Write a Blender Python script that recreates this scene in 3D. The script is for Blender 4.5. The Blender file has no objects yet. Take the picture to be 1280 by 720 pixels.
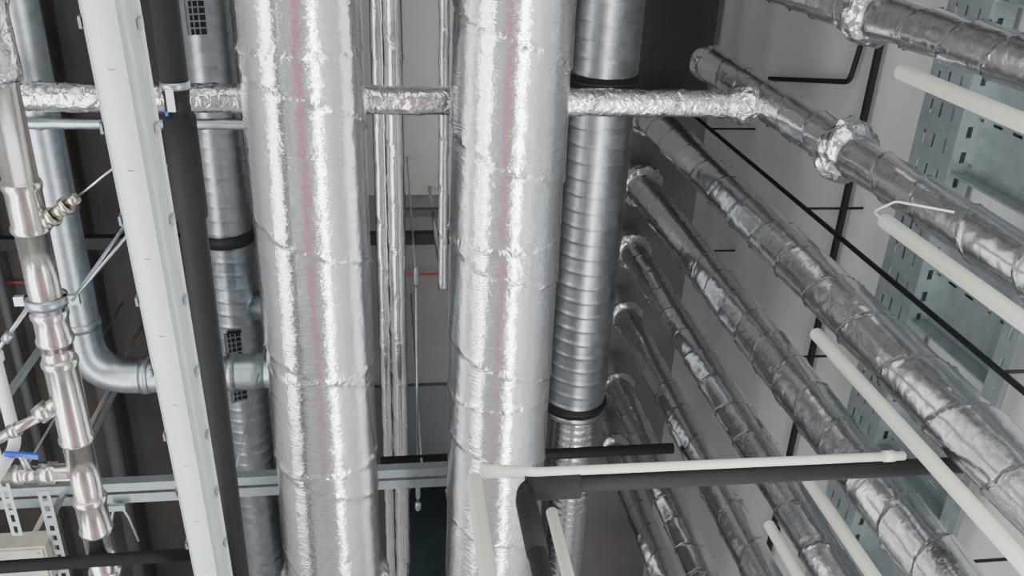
import bpy, math
from mathutils import Vector, Matrix, noise
CAMZ=1.6
V=Vector
# ---------------- materials ----------------
def newmat(name):
    m=bpy.data.materials.new(name); m.use_nodes=True
    nt=m.node_tree; b=nt.nodes['Principled BSDF']
    return m,nt,b
def N(nt,t,**k):
    n=nt.nodes.new(t)
    return n
def simple(name,col,rough=.5,metal=0.,nscale=12,nvar=.15,bump=.1,bscale=60):
    m,nt,b=newmat(name)
    tc=N(nt,'ShaderNodeTexCoord')
    n=N(nt,'ShaderNodeTexNoise'); n.inputs['Scale'].default_value=nscale; n.inputs['Detail'].default_value=5
    nt.links.new(tc.outputs['Object'],n.inputs['Vector'])
    r=N(nt,'ShaderNodeValToRGB')
    r.color_ramp.elements[0].position=.3; r.color_ramp.elements[1].position=.7
    r.color_ramp.elements[0].color=[c*(1-nvar) for c in col]+[1]
    r.color_ramp.elements[1].color=[min(1,c*(1+nvar)) for c in col]+[1]
    nt.links.new(n.outputs['Fac'],r.inputs['Fac']); nt.links.new(r.outputs['Color'],b.inputs['Base Color'])
    b.inputs['Roughness'].default_value=rough; b.inputs['Metallic'].default_value=metal
    if bump>0:
        n2=N(nt,'ShaderNodeTexNoise'); n2.inputs['Scale'].default_value=bscale
        nt.links.new(tc.outputs['Object'],n2.inputs['Vector'])
        bp=N(nt,'ShaderNodeBump'); bp.inputs['Strength'].default_value=bump; bp.inputs['Distance'].default_value=.004
        nt.links.new(n2.outputs['Fac'],bp.inputs['Height']); nt.links.new(bp.outputs['Normal'],b.inputs['Normal'])
    return m
def foilmat(name,col,rough,s_lo,s_hi,scale=16,weave=.15,wsc=(30,220,30),fine=.5,fscale=70,bd=.010,vor=.55):
    """crinkled reflective foil: broad wrinkles + faceted creases + fine scrim"""
    m,nt,b=newmat(name); L=nt.links.new
    tc=N(nt,'ShaderNodeTexCoord')
    b.inputs['Metallic'].default_value=1; b.inputs['Roughness'].default_value=rough
    b.inputs['Base Color'].default_value=(*col,1)
    at=N(nt,'ShaderNodeAttribute'); at.attribute_name='seam'
    n=N(nt,'ShaderNodeTexNoise'); n.inputs['Scale'].default_value=scale; n.inputs['Detail'].default_value=4; n.inputs['Roughness'].default_value=.5; n.inputs['Distortion'].default_value=1.2
    v=N(nt,'ShaderNodeTexVoronoi'); v.inputs['Scale'].default_value=scale*2.2
    L(tc.outputs['Object'],n.inputs['Vector'])
    add=N(nt,'ShaderNodeVectorMath'); add.operation='ADD'
    sc=N(nt,'ShaderNodeVectorMath'); sc.operation='SCALE'; sc.inputs['Scale'].default_value=.07
    L(n.outputs['Color'],sc.inputs[0]); L(tc.outputs['Object'],add.inputs[0]); L(sc.outputs[0],add.inputs[1]); L(add.outputs[0],v.inputs['Vector'])
    vs=N(nt,'ShaderNodeMath'); vs.operation='MULTIPLY'; vs.inputs[1].default_value=vor
    L(v.outputs['Distance'],vs.inputs[0])
    mx=N(nt,'ShaderNodeMath'); mx.operation='ADD'
    L(n.outputs['Fac'],mx.inputs[0]); L(vs.outputs[0],mx.inputs[1])
    mr=N(nt,'ShaderNodeMapRange'); mr.inputs['To Min'].default_value=s_lo; mr.inputs['To Max'].default_value=s_hi
    L(at.outputs['Fac'],mr.inputs['Value'])
    b1=N(nt,'ShaderNodeBump'); b1.inputs['Distance'].default_value=bd
    L(mr.outputs['Result'],b1.inputs['Strength']); L(mx.outputs[0],b1.inputs['Height'])
    w1=N(nt,'ShaderNodeTexNoise'); w1.inputs['Scale'].default_value=1.0; w1.inputs['Detail'].default_value=2
    mp=N(nt,'ShaderNodeMapping'); mp.inputs['Scale'].default_value=wsc
    L(tc.outputs['Object'],mp.inputs['Vector']); L(mp.outputs[0],w1.inputs['Vector'])
    b2=N(nt,'ShaderNodeBump'); b2.inputs['Distance'].default_value=.003; b2.inputs['Strength'].default_value=weave
    L(w1.outputs['Fac'],b2.inputs['Height']); L(b1.outputs['Normal'],b2.inputs['Normal'])
    n3=N(nt,'ShaderNodeTexNoise'); n3.inputs['Scale'].default_value=fscale; n3.inputs['Detail'].default_value=3; n3.inputs['Distortion'].default_value=.6
    L(tc.outputs['Object'],n3.inputs['Vector'])
    b3=N(nt,'ShaderNodeBump'); b3.inputs['Distance'].default_value=.003; b3.inputs['Strength'].default_value=fine
    L(n3.outputs['Fac'],b3.inputs['Height']); L(b2.outputs['Normal'],b3.inputs['Normal'])
    L(b3.outputs['Normal'],b.inputs['Normal'])
    return m
M_foil=foilmat('aluminium_foil_smooth',(.90,.91,.93),.19,.09,.9,13,.75,(22,200,22),.35,50)
M_foilr=foilmat('aluminium_foil_crinkled',(.80,.80,.81),.16,.32,1,15,.0,(60,60,60),.12,60,.012,.9)
M_foilt=foilmat('aluminium_foil_thin_pipe',(.72,.71,.70),.22,.15,.9,15,.0,(60,60,60),.1,60,.010,.6)
M_foild=foilmat('aluminium_foil_riser',(.72,.73,.745),.20,.11,.85,11,.0,(60,60,60),.12,50,.013,.6)
M_galv=simple('galvanised_steel',(.44,.50,.54),.36,1,25,.14,.05)
M_galvd=simple('galvanised_spiral_steel',(.36,.39,.41),.32,1,20,.15,.05)
M_tray=simple('tray_steel',(.35,.40,.41),.42,.6,20,.10,.05)
M_inox=simple('stainless_steel',(.70,.65,.60),.24,1,10,.08,.06)
M_black=simple('black_rubber_insulation',(.006,.006,.007),.75,0,30,.2,.2)
M_blackm=simple('black_painted_steel',(.012,.012,.014),.6,0,30,.2,.05)
M_cream=simple('cream_pvc',(.72,.74,.60),.35,0,6,.04,.02)
M_white=simple('white_plastic',(.75,.75,.73),.4,0,6,.03,.02)
M_blue=simple('blue_plastic',(.02,.08,.5),.4)
M_red=simple('red_reflector',(.52,.15,.17),.5)
M_redd=simple('red_conduit_paint',(.35,.04,.04),.6)
M_brass=simple('nickel_brass',(.7,.65,.56),.25,1)
M_grill=simple('grille_black',(.01,.01,.012),.6)
M_ceil=simple('ceiling_concrete',(.17,.16,.15),.9,0,1.5,.15,.3,20)
M_ceil2=simple('ceiling_panel_beige',(.40,.38,.355),.85,0,1.2,.06,.1,20)
M_dark=simple('soffit_dark_brown',(.050,.044,.039),.8,0,2,.3,.2,15)
M_dgrey=simple('dark_grey_sheet',(.08,.085,.09),.6,0,2,.2,.1,15)
M_wall=simple('wall_plaster_white',(.62,.61,.60),.85,0,1.3,.05,.15,30)
M_floor=simple('floor_grey_screed',(.36,.36,.38),.45,0,1.5,.08,.1,30)
M_teal=simple('teal_tank',(.03,.05,.06),.5)
def lensmat(name,col,em):
    m=simple(name,col,.16,0,5,.04,0)
    nt=m.node_tree;b=nt.nodes['Principled BSDF'];L=nt.links.new
    tc=N(nt,'ShaderNodeTexCoord')
    w=N(nt,'ShaderNodeTexWave'); w.inputs['Scale'].default_value=90; w.bands_direction='X'
    L(tc.outputs['Object'],w.inputs['Vector'])
    bp=N(nt,'ShaderNodeBump'); bp.inputs['Strength'].default_value=.10; bp.inputs['Distance'].default_value=.002
    L(w.outputs['Fac'],bp.inputs['Height']); L(bp.outputs['Normal'],b.inputs['Normal'])
    b.inputs['Emission Color'].default_value=(.88,.97,.95,1); b.inputs['Emission Strength'].default_value=em
    return m
M_lens=lensmat('lamp_diffuser_acrylic',(.68,.75,.73),.13)
M_lens2=lensmat('lamp_diffuser_side',(.42,.49,.48),.03)

# ---------------- mesh builder ----------------
class B:
    def __init__(s): s.v=[];s.f=[];s.m=[];s.seam=[];s.flat=set()
    def sweep(s,pts,r,seg=20,mi=0,caps=True,dl=None,jit=None):
        pts=[V(p) for p in pts]
        if dl:
            out=[pts[0]]
            for a,b in zip(pts,pts[1:]):
                n=max(1,int(math.ceil((b-a).length/dl)))
                out+= [a.lerp(b,i/n) for i in range(1,n+1)]
            pts=out
        n=len(pts); T=[]
        for i in range(n):
            t=(pts[min(i+1,n-1)]-pts[max(i-1,0)]).normalized(); T.append(t)
        ref=V((0,0,1)) if abs(T[0].z)<.9 else V((1,0,0))
        u=T[0].cross(ref).normalized(); acc=0; base=len(s.v)
        for i in range(n):
            if i>0:
                acc+=(pts[i]-pts[i-1]).length
                u=(u-T[i]*u.dot(T[i])).normalized()
            w=T[i].cross(u)
            for k in range(seg):
                th=2*math.pi*k/seg; d=u*math.cos(th)+w*math.sin(th)
                if callable(r):
                    rr=r(acc,th,pts[i]+d*.1)
                    if isinstance(rr,tuple): rr,sm=rr
                    else: sm=0
                else: rr,sm=r,0
                s.v.append(pts[i]+d*rr); s.seam.append(sm)
        for i in range(n-1):
            for k in range(seg):
                a=base+i*seg+k; b=base+i*seg+(k+1)%seg
                s.f.append((a,b,b+seg,a+seg)); s.m.append(mi)
        if caps:
            s.flat.add(len(s.f)); s.f.append(tuple(base+k for k in reversed(range(seg)))); s.m.append(mi)
            s.flat.add(len(s.f)); s.f.append(tuple(base+(n-1)*seg+k for k in range(seg))); s.m.append(mi)
        return s
    def steps(s,axis,c,prof,seg=28,mi=0):
        base=len(s.v); ax={'x':0,'y':1,'z':2}[axis]
        o=[i for i in range(3) if i!=ax]
        if ax==1:o=[2,0]
        for pos,r in prof:
            for k in range(seg):
                th=2*math.pi*k/seg; p=list(c); p[ax]=pos
                p[o[0]]+=r*math.cos(th); p[o[1]]+=r*math.sin(th)
                s.v.append(V(p)); s.seam.append(0)
        for i in range(len(prof)-1):
            for k in range(seg):
                a=base+i*seg+k; b=base+i*seg+(k+1)%seg
                s.f.append((a,b,b+seg,a+seg)); s.m.append(mi)
        for j in (0,len(prof)-1):
            s.flat.add(len(s.f)); rg=range(seg) if j else reversed(range(seg))
            s.f.append(tuple(base+j*seg+k for k in rg)); s.m.append(mi)
        return s
    def box(s,c,size,mi=0,rot=None):
        c=V(c); base=len(s.v)
        for x in(-1,1):
            for y in(-1,1):
                for z in(-1,1):
                    p=V((x*size[0]/2,y*size[1]/2,z*size[2]/2))
                    if rot: p=rot@p
                    s.v.append(c+p); s.seam.append(0)
        for q in((0,1,3,2),(4,6,7,5),(0,4,5,1),(2,3,7,6),(0,2,6,4),(1,5,7,3)):
            s.flat.add(len(s.f)); s.f.append(tuple(base+i for i in q)); s.m.append(mi)
        return s
    def bar(s,a,b,w,h,mi=0):
        a=V(a);b=V(b);d=b-a
        q=d.to_track_quat('Y','Z').to_matrix()
        return s.box((a+b)/2,(w,d.length,h),mi,q)
    def extrude(s,prof,a,b,mi=0,closed=False,flat=True,seg=1):
        a=V(a);b=V(b);q=(b-a).to_track_quat('Y','Z').to_matrix(); X=q@V((1,0,0)); Z=q@V((0,0,1))
        base=len(s.v); n=len(prof)
        for i in range(seg+1):
            p=a.lerp(b,i/seg)
            for x,z in prof: s.v.append(p+X*x+Z*z); s.seam.append(0)
        for i in range(seg):
            for k in range(n if closed else n-1):
                k2=(k+1)%n
                if flat:s.flat.add(len(s.f))
                s.f.append((base+i*n+k,base+i*n+k2,base+(i+1)*n+k2,base+(i+1)*n+k)); s.m.append(mi)
        if closed:
            for j in(0,seg):
                s.flat.add(len(s.f)); s.f.append(tuple(base+j*n+k for k in range(n))); s.m.append(mi)
        return s
    def perf(s,o,U,W,lu,ubreaks,wbreaks,mi=0):
        o=V(o);U=V(U);W=V(W)
        us=[0]; i=0
        while us[-1]<lu-1e-4:
            us.append(min(lu,us[-1]+ubreaks[i%2])); i+=1
        base=len(s.v); nw=len(wbreaks)
        for u in us:
            for w in wbreaks: s.v.append(o+U*u+W*w); s.seam.append(0)
        for i in range(len(us)-1):
            for j in range(nw-1):
                if i%2==1 and j%2==1: continue
                a=base+i*nw+j
                s.flat.add(len(s.f)); s.f.append((a,a+nw,a+nw+1,a+1)); s.m.append(mi)
        return s
    def build(s,name,mats,solid=None):
        me=bpy.data.meshes.new(name)
        me.from_pydata([tuple(v) for v in s.v],[],s.f)
        me.polygons.foreach_set('material_index',s.m)
        sm=[i not in s.flat for i in range(len(s.f))]
        me.polygons.foreach_set('use_smooth',sm)
        at=me.attributes.new('seam','FLOAT','POINT'); at.data.foreach_set('value',s.seam)
        if not isinstance(mats,(list,tuple)): mats=[mats]
        for m in mats: me.materials.append(m)
        me.update()
        ob=bpy.data.objects.new(name,me); bpy.context.scene.collection.objects.link(ob)
        if solid:
            md=ob.modifiers.new('thick','SOLIDIFY'); md.thickness=solid; md.offset=0
        ob.location.z=CAMZ
        return ob
def fillet(pts,rad,n=8):
    pts=[V(p) for p in pts]; out=[pts[0]]
    for i in range(1,len(pts)-1):
        p=pts[i]; a=(pts[i-1]-p).normalized(); b=(pts[i+1]-p).normalized()
        ang=a.angle(b); t=rad/math.tan(ang/2)
        s=p+a*t; e=p+b*t
        for k in range(n+1):
            f=k/n; out.append(s*(1-f)**2+p*2*f*(1-f)+e*f*f)
    out.append(pts[-1]); return out
nz=noise.noise
def foil(r,pitch,seed,amp=.004,bulges=(),radii=None,seamh=.004,sw=.012,rings=(),wob=.10,step=.003,sgn=1):
    so=V((seed*7.3,seed*3.1,seed*1.7))
    def f(s,th,p):
        n1=nz(p*5+so);n2=nz(p*19+so);n3=nz(p*45+so)
        w=s/pitch+sgn*th/(2*math.pi)+wob*nz(p*4-so)+.03*n2+seed*.37
        fr=w-math.floor(w); d=min(fr,1-fr)*pitch
        sm=math.exp(-(d/sw)**2)
        rr=r
        if radii:
            for (s0,r0) in radii:
                if s>=s0: rr=r0
        rad=rr+amp*(.6*n1+.5*n2+.25*n3)+sm*seamh*(.7+.9*n3)+fr*step
        for s0 in rings:
            g=math.exp(-((s-s0+.01*n2)/.012)**2); rad+=g*.006*(.6+.8*n3); sm=max(sm,g)
        for (s0,wd,dr) in bulges:
            g=math.exp(-((s-s0)/wd)**4); rad+=g*(dr*(1+.25*n2+.35*n3)); sm=max(sm,g)
        return rad,min(1,sm+.15*max(0,n1))
    return f

# ---------------- room ----------------
ZC=5.37; ZF=-1.6; XL=-3.4; XR=2.05; YB=-3.6; YF=6.2
XRi=XR-.004; XLi=XL+.004
def plane_box(name,c,size,mat): 
    b=B(); b.box(c,size); return b.build(name,mat)
plane_box('floor',((XL+XR)/2,(YB+YF)/2,ZF-.05),(XR-XL+.4,YF-YB+.4,.1),M_floor)
plane_box('ceiling',((XL+XR)/2,(YB+YF)/2,ZC+.05),(XR-XL+.4,YF-YB+.4,.1),M_ceil)
plane_box('wall_right',(XR+.05,(YB+YF)/2,(ZC+ZF)/2),(.1,YF-YB+.4,ZC-ZF),M_wall)
plane_box('wall_left',(XL-.05,(YB+YF)/2,(ZC+ZF)/2),(.1,YF-YB+.4,ZC-ZF),M_wall)
plane_box('wall_front',((XL+XR)/2,YF+.05,(ZC+ZF)/2),(XR-XL,.1,ZC-ZF),M_wall)
plane_box('wall_back',((XL+XR)/2,YB-.05,(ZC+ZF)/2),(XR-XL,.1,ZC-ZF),M_wall)
b=B(); b.box((.42,0.0,ZC-.015),(1.9,3.9,.03)); b.build('ceiling_panel',M_ceil2)
b=B(); b.box((-2.1,1.2,ZC-.02),(2.5,9,.04)); b.build('ceiling_soffit',M_dark)
b=B(); b.box((1.75,.0,ZC-.03),(.5,2.5,.06)); b.build('ceiling_hatch',M_dark)
b=B(); b.box((.2,4.6,ZC-.02),(1.9,2.4,.04)); b.build('ceiling_plate',M_dgrey)
for i,(c,s) in enumerate([((XR-.004,1.9,(ZC+ZF)/2),(.006,.008,6.9)),((XR-.004,4.1,(ZC+ZF)/2),(.006,.008,6.9))]):
    plane_box('trim_%d'%(i+1),c,s,M_dgrey)
plane_box('red_reflection_strip',(-.45,1.2,ZF+.003),(.9,6,.006),M_red)  # unseen red strip, added to reflect as pink streaks in the ducts

# ---------------- big ducts ----------------
b=B(); b.sweep([(-.277,-3.5,2.9),(-.277,3.0,2.9)],foil(.195,.50,1,.0025,[(6.30,.05,.03)],rings=(3.5,4.05,5.2,5.62),sw=.007,wob=.06,seamh=.007,step=.005),84,0,True,.010)
b.sweep([(-.277,3.0,2.9),(-.277,6.1,2.9)],foil(.17,.5,1,.004),48,0,True,.04)
b.build('insulated_air_duct',M_foil)
b=B(); b.sweep([(.4045,-3.5,2.9),(.4045,3.6,2.9)],foil(.198,.40,2,.0025,rings=(4.7,5.35),sw=.007,wob=.06,seamh=.007,step=.005),84,0,True,.010)
b.sweep([(.4045,3.6,2.9),(.4045,6.1,2.9)],foil(.198,.40,2,.003),48,0,True,.04)
b.build('insulated_air_duct.001',M_foil)
def spiral(r,pitch,h=.004):
    def f(s,th,p):
        w=s/pitch+th/(2*math.pi); fr=w-math.floor(w); d=min(fr,1-fr)*pitch
        return r+h*math.exp(-(d/.006)**2)+.0008*nz(p*4)
    return f
b=B(); b.sweep([(1.03,-3.5,4.2),(1.03,2.87,4.2)],spiral(.18,.085,.005),48,0,True,.008)
for y in(.93,2.80): b.steps('y',(1.03,0,4.2),[(y-.03,.18),(y-.03,.186),(y-.006,.186),(y-.006,.192),(y+.006,.192),(y+.006,.186),(y+.03,.186),(y+.03,.18)],48,1)
b.sweep([(1.05,2.85,4.2),(1.06,6.1,4.2)],lambda s,th,p:.115+.006*abs(math.sin(s*math.pi/.05)),32,2,True,.0125)
b.build('spiral_air_duct',[M_galvd,M_blackm,M_foilt])
b=B(); b.sweep([(-.848,-3.5,4.3),(-.848,5.5,4.3)],spiral(.13,.075,.003),40,0,True,.008)
b.steps('y',(-.848,0,4.3),[(1.75,.13),(1.75,.14),(1.81,.14),(1.81,.13)],40,1)
b.build('spiral_air_duct.001',[M_galvd,M_blackm])
for n,(y0,l) in enumerate(((.25,.5),(2.28,.42))):
    b=B()
    q=Matrix.Rotation(math.radians(-22),3,'Y'); c=V((-.848,y0+l/2,4.3))+q@V((-.045,0,-.135))
    for sx in(-1,1): b.box(c+q@V((sx*.04,0,0)),(.012,l,.03),1,q)
    b.box(c,(.08,l,.016),0,q)
    for k in range(int(l/.03)):
        b.box(c+q@V((0,-l/2+.02+k*.03,-.012)),(.075,.006,.006),1,q)
    for xx in(-.018,.006,): b.box(c+q@V((xx,0,-.012)),(.005,l,.006),1,q)
    b.build('ventilation_grille'+('' if n==0 else '.001'),[M_grill,M_galvd])
b=B(); pts=fillet([(-1.375,-3.5,3.6),(-1.375,2.18,3.6),(-.60,2.18,3.6)],.2,10)
b.sweep(pts,.083,36,0,True,.06)
for y in(.2,1.35,1.90): b.steps('y',(-1.375,0,3.6),[(y-.02,.083),(y-.02,.088),(y+.02,.088),(y+.02,.083)],36,0)
for x in(-1.13,-.75): b.steps('x',(0,2.18,3.6),[(x-.02,.083),(x-.02,.088),(x+.02,.088),(x+.02,.083)],36,0)
b.sweep(fillet([(-.65,2.18,3.6),(-.42,2.18,3.6),(-.42,2.18,4.2),(-.8,2.18,4.3)],.1),.082,30,0,True)
b.build('galvanised_ventilation_pipe',M_galv)

# ---------------- cross pipe + risers ----------------
b=B(); b.sweep([(XLi,.815,3.3),(1.47,.832,3.3)],foil(.052,.30,5,.003,[(4.80,.05,.025)],seamh=.004),40,0,True,.010)
b.build('insulated_cross_pipe',M_foilr)
b=B(); b.sweep([(XLi,.977,3.5),(-.2,.977,3.5)],foil(.02,.2,6,.001),16,0,True,.03); b.build('small_cross_pipe',M_galv)
risers=[(.385,.070,5.3,[(2.69,.045,.030)]),(.832,.072,4.14,[(2.664,.045,.034),(4.08,.05,.012)]),(1.32,.087,5.3,[(4.95,.04,.035)]),(1.765,.087,5.3,[(4.95,.04,.045)]),(2.21,.076,5.3,[(4.98,.04,.045)]),(2.68,.076,5.3,[(4.98,.04,.04)]),(3.22,.08,5.3,[(4.98,.04,.03)]),(3.70,.08,5.3,[(4.9,.04,.03)])]
for i,(y,r,zt,bl) in enumerate(risers):
    b=B()
    r0=r*.88 if i<2 else r
    b.sweep([(1.527,y,ZF),(1.527,y,1.2)],r0,24,0,True,.3)
    bul=[(z-1.2,w,d) for z,w,d in bl]; rad=[(2.66-1.2,r)] if i<2 else [(4.97-1.2,r*.65)]
    b.sweep([(1.527,y,1.2),(1.527,y,zt)],foil(r0,.20+.03*(i%3),10+i,.0018,bul,rad,seamh=.006,sw=.0055,step=.006,sgn=(-1 if i%2 else 1),wob=.10),56,0,True,.008)
    b.build('insulated_riser_pipe'+('' if i==0 else '.%03d'%i),[M_foild,M_galv])
# ---------------- between ducts ----------------
for i,(x,z,r,y1) in enumerate([(-.05,4.0,.028,6.1),(.022,4.0,.042,6.1),(.243,3.9,.022,1.92)]):
    b=B(); b.sweep([(x,-3.5,z),(x,y1,z)],foil(r,.25,20+i,.001,seamh=.0025),20,0,True,.015)
    if y1<3: b.sweep([(x,y1-.02,z),(x,y1-.02,ZC-.03)],.012,10,0)
    b.build('small_foil_pipe'+('' if i==0 else '.%03d'%i),M_foilt)
b=B(); b.sweep([(.103,1.68,3.6),(.103,3.02,3.6)],.006,8,0)
b.steps('y',(.103,0,3.6),[(1.66,.006),(1.68,.011),(1.74,.011),(1.76,.006)],12,0)
b.steps('y',(.103,0,3.6),[(2.86,.006),(2.88,.013),(2.97,.013),(2.99,.006)],12,0)
b.steps('y',(.103,0,3.6),[(3.0,.008),(3.01,.016),(3.05,.016),(3.06,.008)],12,0)
b.sweep([(.103,1.70,3.6),(.103,1.70,ZC)],.005,8,0)
b.build('tension_rod_turnbuckle',M_galv)

def channel(b,a,c,w=.041,h=.041,mi=0):
    b.extrude([(-w/2,-h/2),(w/2,-h/2),(w/2,h/2),(w*.25,h/2),(w*.25,h/2-.008),(w/2-.004,h/2-.008),(w/2-.004,-h/2+.004),(-w/2+.004,-h/2+.004),(-w/2+.004,h/2-.008),(-w*.25,h/2-.008),(-w*.25,h/2),(-w/2,h/2)],a,c,mi,closed=True)
b=B(); channel(b,(.06,1.90,4.9),(1.35,1.90,4.9),.045,.045)
for x in(.08,1.3): b.sweep([(x,1.9,4.9),(x,1.9,ZC)],.006,8)
b.build('support_strut_rail',M_dgrey)
b=B(); b.extrude([(-.035,-.03),(.035,-.03),(.035,.03),(-.035,.03)],(XLi,2.064,4.9),(1.35,2.064,4.9),0,True)
for x in(-2.6,-.45,1.3): b.sweep([(x,2.064,4.9),(x,2.064,ZC)],.006,8)
b.build('black_cable_duct',M_blackm)
b=B(); b.sweep([(-2.75,2.5,5.3),(-2.1,2.5,5.3)],.008,10);b.sweep([(.0,2.5,5.3),(.35,2.5,5.3)],.008,10); b.build('red_conduit',M_redd)
b=B(); b.sweep([(-2.4,.8,5.2),(-2.4,5.9,5.2)],.03,12); b.sweep([(-1.9,-1,5.15),(-1.9,5.9,5.15)],.05,16); b.build('dark_ceiling_pipes',M_dgrey)

b=B()
channel(b,(XLi,2.64,3.4),(.55,2.64,3.4),.045,.05)
channel(b,(XLi,2.72,3.42),(.55,2.72,3.42),.05,.05)
for x in(-2.9,-1.75,-1.0,.12): b.sweep([(x,2.68,3.4),(x,2.68,ZC)],.006,8)
for x in(-1.28,-.82):
    b.sweep([(x,2.74,3.39),(x-.02,2.76,3.35),(x-.09,2.98,3.4),(x-.06,2.99,3.4)],.006,8)
    b.sweep([(x,2.74,3.39),(x+.04,2.80,3.36),(x+.05,2.98,3.4)],.006,8)
    b.box((x,2.74,3.36),(.07,.03,.02))
b.build('strut_channel_rack',M_tray)
b=B(); b.sweep([(-.08,2.70,3.55),(1.42,2.70,3.55)],.028,14)
b.sweep([(.75,2.7,3.55),(.75,2.7,ZC)],.006,8); b.build('black_insulated_branch_pipe',M_black)
b=B(); b.steps('z',(.33,4.45,0),[(3.75,.05),(3.76,.22),(3.79,.26),(ZC,.26)],40); b.build('expansion_tank',M_teal)

# ---------------- linear lamp ----------------
a=V((-.566,-.5,1.875)); c=V((-.630,2.62,2.37)); k_=.86
b=B()
S=lambda pr:[(x*k_,z*k_) for x,z in pr]
b.extrude(S([(-.054,-.020)]+[(-.050+.08*t/10,-.022-.024*math.sin(math.pi*(.08+.62*t/10))) for t in range(11)]),a,c,0,False,False,1)
b.extrude(S([(.030,-.0422),(.033,-.034),(.046,-.030),(.058,-.018),(.066,0),(.064,.022)]),a,c,3,False,False,1)
b.extrude(S([(-.064,.022),(-.066,0),(-.061,-.014),(-.054,-.020)]),a,c,3,False,False,1)
b.extrude(S([(-.070,.010),(.070,.010),(.070,.026),(.048,.048),(-.048,.048),(-.070,.026)]),a,c,1,True)
q=(c-a).to_track_quat('Y','Z').to_matrix()
for k in range(13):
    p=a.lerp(c,(k+.5)/13)
    for sx in(-1,1): b.box(p+q@V((sx*.060,0,.002)),(.006,.026,.026),2,q)
    b.box(p+q@V((-.004,.09,-.0385)),(.016,.003,.002),2,q)
for e,s in((a,-1),(c,1)): b.box(e+q@V((0,s*.008,.001)),(.118,.018,.078),1,q)
for f in(.15,.85):
    p=a.lerp(c,f); b.sweep([p+V((0,0,.04)),(p.x,p.y,ZC)],.003,6,2)
b.build('linear_fluorescent_luminaire',[M_lens,M_white,M_galv,M_lens2])

b=B(); X=-.572; Z=2.45
b.steps('y',(X,0,Z),[(-3.5,.036),(.60,.036),(.60,.034),(.66,.034),(.66,.044),(.95,.046),(.97,.038),(2.2,.037),(6.1,.037)],28,0)
b.steps('y',(X,0,Z),[(.565,.036),(.565,.039),(.585,.039),(.585,.036)],28,1)
b.box((X-.008,.61,Z-.036),(.02,.06,.006),2)
b.sweep([(XLi,2.22,2.42),(X+.02,2.22,2.45)],.022,16,0)
b.box((X-.022,.645,Z-.038),(.008,.012,.006),3)
b.build('black_insulated_pipe',[M_black,M_galv,M_white,M_blue])

# ---------------- stainless press pipe ----------------
b=B(); R=.047
prof=[(-3.5,R)]
def sock(y,l):
    global prof
    prof+=[(y,R),(y,R+.003),(y+.010,R+.008),(y+.022,R+.008),(y+.032,R+.003)]
    prof+=[(y+l-.032,R+.003),(y+l-.022,R+.008),(y+l-.010,R+.008),(y+l,R+.003),(y+l,R)]
for y,l in((-.4,.15),(.86,.16),(1.27,.12),(1.44,.32),(1.98,.16),(2.30,.18),(3.0,.2),(4.1,.2)): sock(y,l)
prof.append((6.1,R))
b.steps('y',(-1.035,0,2.5),prof,40)
b.sweep([(-1.035,-3.4,2.5),(-1.035,.58,2.5)],foil(.058,.2,30,.004),36,2,True,.02)
b.sweep([(-1.035,1.58,2.5),(-1.11,1.63,2.47)],.026,16); b.sweep([(-1.11,1.63,2.47),(-1.3,1.74,2.47)],.017,14)
b.sweep([(-1.09,1.61,2.48),(-1.12,1.635,2.47)],.032,16)
b.sweep([(-1.19,1.68,2.47),(-1.215,1.69,2.47)],.024,16)
b.steps('y',(-1.035,0,2.5),[(1.225,R),(1.225,R+.014),(1.255,R+.014),(1.255,R)],32,1)
b.box((-.97,1.24,2.5),(.06,.03,.016),1); b.box((-1.10,1.24,2.5),(.05,.03,.016),1)
b.sweep([(-.96,1.24,2.5),(-.96,1.24,ZC)],.006,8,1)
b.steps('x',(0,1.88,2.5),[(XLi,.028),(-1.25,.028),(-1.25,.034),(-1.22,.034),(-1.22,.030),(-1.17,.030),(-1.17,.038),(-1.12,.038),(-1.12,.030),(-1.04,.030)],24)
b.build('stainless_press_pipe',[M_inox,M_galv,M_foilr])
b=B(); b.sweep([(-1.0,1.0,2.5),(-.97,.97,2.49)],.022,16); b.sweep([(-.975,.975,2.49),(-.958,.962,2.49)],.029,8)
b.sweep([(-.955,.96,2.49),(-.93,.94,2.49)],.020,16);b.sweep([(-.93,.94,2.49),(-.917,.930,2.49)],.027,8)
b.sweep([(-.915,.928,2.49),(-.89,.91,2.49)],.016,16); b.sweep([(-.89,.91,2.49),(-.72,.78,2.52)],.0035,8)
b.build('air_vent_valve',M_brass)
b=B(); b.sweep([(-.96,1.24,2.49),(-.72,.98,2.60)],.005,8); b.sweep([(-1.08,1.25,2.48),(-1.20,1.40,2.50),(-1.35,1.5,2.5)],.007,8)
b.sweep([(-1.15,1.34,2.48),(-1.17,1.365,2.48)],.014,8); b.build('threaded_rod_hanger',M_galv)
b=B(); b.sweep(fillet([(-1.25,1.30,2.56),(-1.25,1.80,2.56),(-1.25,1.80,2.3)],.05),.019,16); b.steps('y',(-1.25,0,2.56),[(1.45,.019),(1.45,.026),(1.48,.026),(1.48,.019)],16); b.build('drain_hose_pipe',M_white)
b=B(); b.bar((-1.25,1.775,2.47),(-1.15,1.79,2.47),.018,.012,0); b.sweep([(-1.2,1.78,2.47),(-1.2,1.88,2.5)],.012,10,1); b.build('ball_valve_handle',[M_blue,M_galv])
b=B()
b.perf((-1.44,1.35,2.75),(0,1,0),(1,0,0),1.0,(.02,.035),(0,.012,.026,.038)); 
b.perf((-1.53,2.5,3.2),(0,1,0),(1,0,0),.6,(.025,.03),(0,.015,.035,.05))
b.box((-1.425,1.85,3.3),(.02,.02,1.1)); b.box((-1.505,2.66,3.8),(.02,.02,1.2))
b.build('perforated_strut',M_tray,.003)
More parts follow.
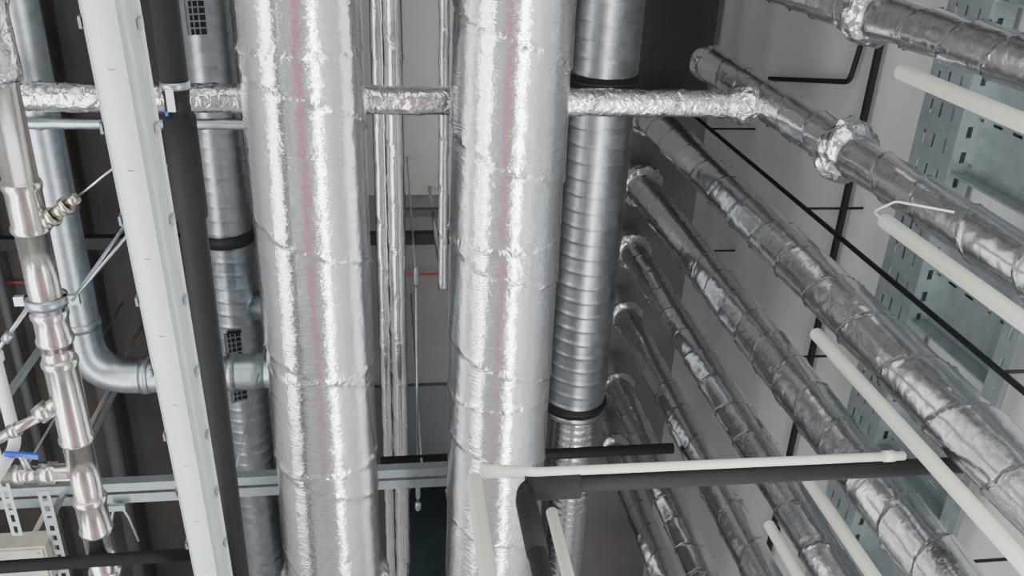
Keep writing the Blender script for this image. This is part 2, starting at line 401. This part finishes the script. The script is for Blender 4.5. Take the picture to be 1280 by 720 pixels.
b=B(); b.box((-1.66,2.86,3.2),(.26,.2,.10)); b.box((-1.66,2.86,3.145),(.24,.18,.012)); 
for sx in(-1,1):
    for sy in(-1,1): b.steps('z',(-1.66+sx*.1,2.86+sy*.07,0),[(3.13,.008),(3.14,.008)],10)
b.sweep([(-1.66,2.86,3.2),(-1.66,2.86,ZC)],.012,8)
ob=b.build('junction_box',simple('junction_box_cream',(.5,.45,.37),.5)); 

# ---------------- front cream tubes / black branch ----------------
for i,(x,y,z) in enumerate([(1.3,.442,2.10),(1.3,.817,2.017),(1.3,1.28,2.23),(1.3,1.735,2.084),(1.3,2.07,2.26),(.190,1.393,1.75),(.400,1.53,1.77)]):
    b=B(); r=.020 if i<6 else .015
    b.steps('z',(x,y,0),[(ZF,r),(z-.004,r),(z,r-.003),(z,r-.006),(z-.02,r-.006)],24)
    if i==1: b.sweep(fillet([(x,y,z-.03),(x,y,z+.06),(x+.06,y-.03,z+.06),(x+.16,y-.04,z-.05)],.02),.003,8)
    b.build('cream_conduit_tube'+('' if i==0 else '.%03d'%i),M_cream)
b=B(); b.sweep([(.245,1.398,1.79),(.36,1.425,1.80),(1.39,1.432,1.80)],.0125,16)
b.sweep([(.212,1.393,1.775),(.32,1.418,1.795)],.017,16)
b.steps('x',(0,1.431,1.80),[(1.33,.0125),(1.33,.016),(1.36,.016),(1.36,.0125)],16)
b.build('cream_cross_conduit',M_cream)
b=B(); b.sweep(fillet([(1.60,1.475,1.80),(.325,1.468,1.80),(.325,1.468,ZF)],.05,10),.0235,24)
b.sweep([(.335,1.468,1.80),(.352,1.468,1.80),(.465,1.468,1.80),(.475,1.468,1.80)],lambda s,th,p:.040 if s>.01 else .034,24)
b.steps('z',(.325,1.468,0),[(1.55,.0235),(1.55,.027),(1.74,.028),(1.76,.0235)],20)
b.build('black_insulated_drain_pipe',M_black)

# ---------------- right wall ----------------
for i,(y,z) in enumerate([(1.30,4.95),(1.64,4.9),(2.05,4.9)]):
    b=B(); b.sweep([(1.78,y,ZF),(1.78,y,z)],.010,10)
    for zz in(.5,2.0,3.35,4.6): b.sweep([(1.78,y,zz),(XRi,y,zz)],.006,8)
    b.build('black_support_rod'+('' if i==0 else '.%03d'%i),M_blackm)
b=B(); b.extrude([(-.012,-.012),(.012,-.012),(.012,.012),(-.012,.012)],(2.01,.5,3.44),(2.01,6.1,3.44),0,True)
b.sweep(fillet([(2.01,.98,4.44),(2.01,.81,3.62),(2.01,.60,3.58),(2.01,-.5,3.45)],.06),.012,12)
b.sweep([(2.01,.45,3.5),(2.01,.30,2.97)],.009,10)
for y in(1.0,2.0,3.2,4.5): b.box((2.03,y,3.44),(.03,.04,.03))
b.build('black_conduit_run',M_blackm)
b=B()
xr=1.93; yT=-2; LT=8
b.perf((xr,yT,2.69),(0,1,0),(0,0,1),LT,(.06,.05),(0,.05,.062,.12,.132,.18,.192,.24))
b.perf((xr,yT,2.69),(0,1,0),(1,0,0),LT,(.05,.04),(0,.03,.05,.09)); b.perf((xr,yT,2.93),(0,1,0),(1,0,0),LT,(.05,.04),(0,.03,.05,.09))
b.perf((xr,yT,2.14),(0,1,0),(0,0,1),LT,(.06,.05),(0,.03,.042,.08))
b.perf((xr,yT,2.22),(0,1,0),(1,0,0),LT,(.05,.04),(0,.03,.05,.09))
for k in range(13):
    y=-1.8+k*.58
    b.perf((xr+.07,y,2.22),(0,0,1),(0,1,0),.47,(.05,.05),(0,.02,.03,.20,.21,.36,.37,.40))
    for yy in(y,y+.40):
        b.extrude([(-.012,0),(.012,0),(.012,.006),(-.012,.006)],(xr+.02,yy,2.22),(xr+.02,yy,2.70),0,True)
        b.box((xr+.045,yy,2.455),(.05,.004,.47))
    b.bar((xr+.06,y+.2,2.4),(XRi,y+.2,2.4),.03,.03)
b.build('cable_ladder_tray',M_tray,.003)

# ---------------- lights ----------------
def area(name,loc,rot,sx,sy,p,col=(1,1,1)):
    l=bpy.data.lights.new(name,'AREA'); l.shape='RECTANGLE'; l.size=sx;l.size_y=sy;l.energy=p;l.color=col
    o=bpy.data.objects.new(name,l); o.location=V(loc)+V((0,0,CAMZ)); o.rotation_euler=[math.radians(a) for a in rot]
    bpy.context.scene.collection.objects.link(o)
def added_window(n,c,axis,w,h):  # unseen opening frame, added to go with a fill light
    b=B(); t=.05
    def q(du,dz,su,sz,mi):
        if axis=='y': b.box((c[0]+du,c[1],c[2]+dz),(su,.05,sz),mi)
        else: b.box((c[0],c[1]+du,c[2]+dz),(.05,su,sz),mi)
    q(0,h/2,w+t,t,0);q(0,-h/2,w+t,t,0);q(-w/2,0,t,h,0);q(w/2,0,t,h,0);q(0,0,t*.6,h,0)
    b.build('added_window_%d'%n,M_white)
added_window(1,(-.6,YB+.03,.7),'y',4.2,2.6)
added_window(2,(XL+.03,1.5,.6),'x',5,2.2)
area('fill_light_back',(-.6,YB+.04,.7),(90,0,180),4.1,2.5,125,(.90,.96,1))  # added fill light behind the camera, for highlights on the foil
area('fill_light_left',(XL+.04,1.5,.6),(90,0,-90),4.9,2.1,155,(.90,.96,1))  # added fill light from the left, for bright duct edges
for n,(x,y,ln) in enumerate([(1.02,2.0,5.4),(-2.2,2.0,5.4)]):
    b=B(); b.box((x,y,.5),(.42,ln,.05))
    for sx in(-1,1): b.box((x+sx*.215,y,.51),(.012,ln,.06))
    for sy in(-.3,.3): b.sweep([(x,y+sy*ln,.5),(x,y+sy*ln,ZF)],.02,10)
    b.build('added_light_body'+('' if n==0 else '.001'),M_white)  # made-up body below the view, carries the added lights
    area('added_up_fill_%d'%n,(x,y,.54),(180,0,0),.40,ln-.1,98 if n==0 else 85,(.98,.99,1))  # added to lay long highlight streaks along the ducts
    area('added_down_fill_%d'%n,(x,y,.47),(0,0,0),.14,ln-.1,45,(.98,.99,1))  # added to brighten the floor that the foil reflects

w=bpy.data.worlds.new('world'); bpy.context.scene.world=w; w.use_nodes=True
w.node_tree.nodes['Background'].inputs[0].default_value=(.6,.65,.7,1); w.node_tree.nodes['Background'].inputs[1].default_value=.3
# ---------------- camera ----------------
cd=bpy.data.cameras.new('camera'); cam=bpy.data.objects.new('camera',cd); bpy.context.scene.collection.objects.link(cam)
cd.sensor_width=36; cd.lens=1090/1280*36; cd.clip_start=.02
m=Matrix(((.99066,.02144,-.13479),(-.04023,-.89786,-.43847),(-.13042,.43979,-.88861)))
cam.matrix_world=Matrix.Translation((0,0,CAMZ))@m.to_4x4()
bpy.context.scene.camera=cam
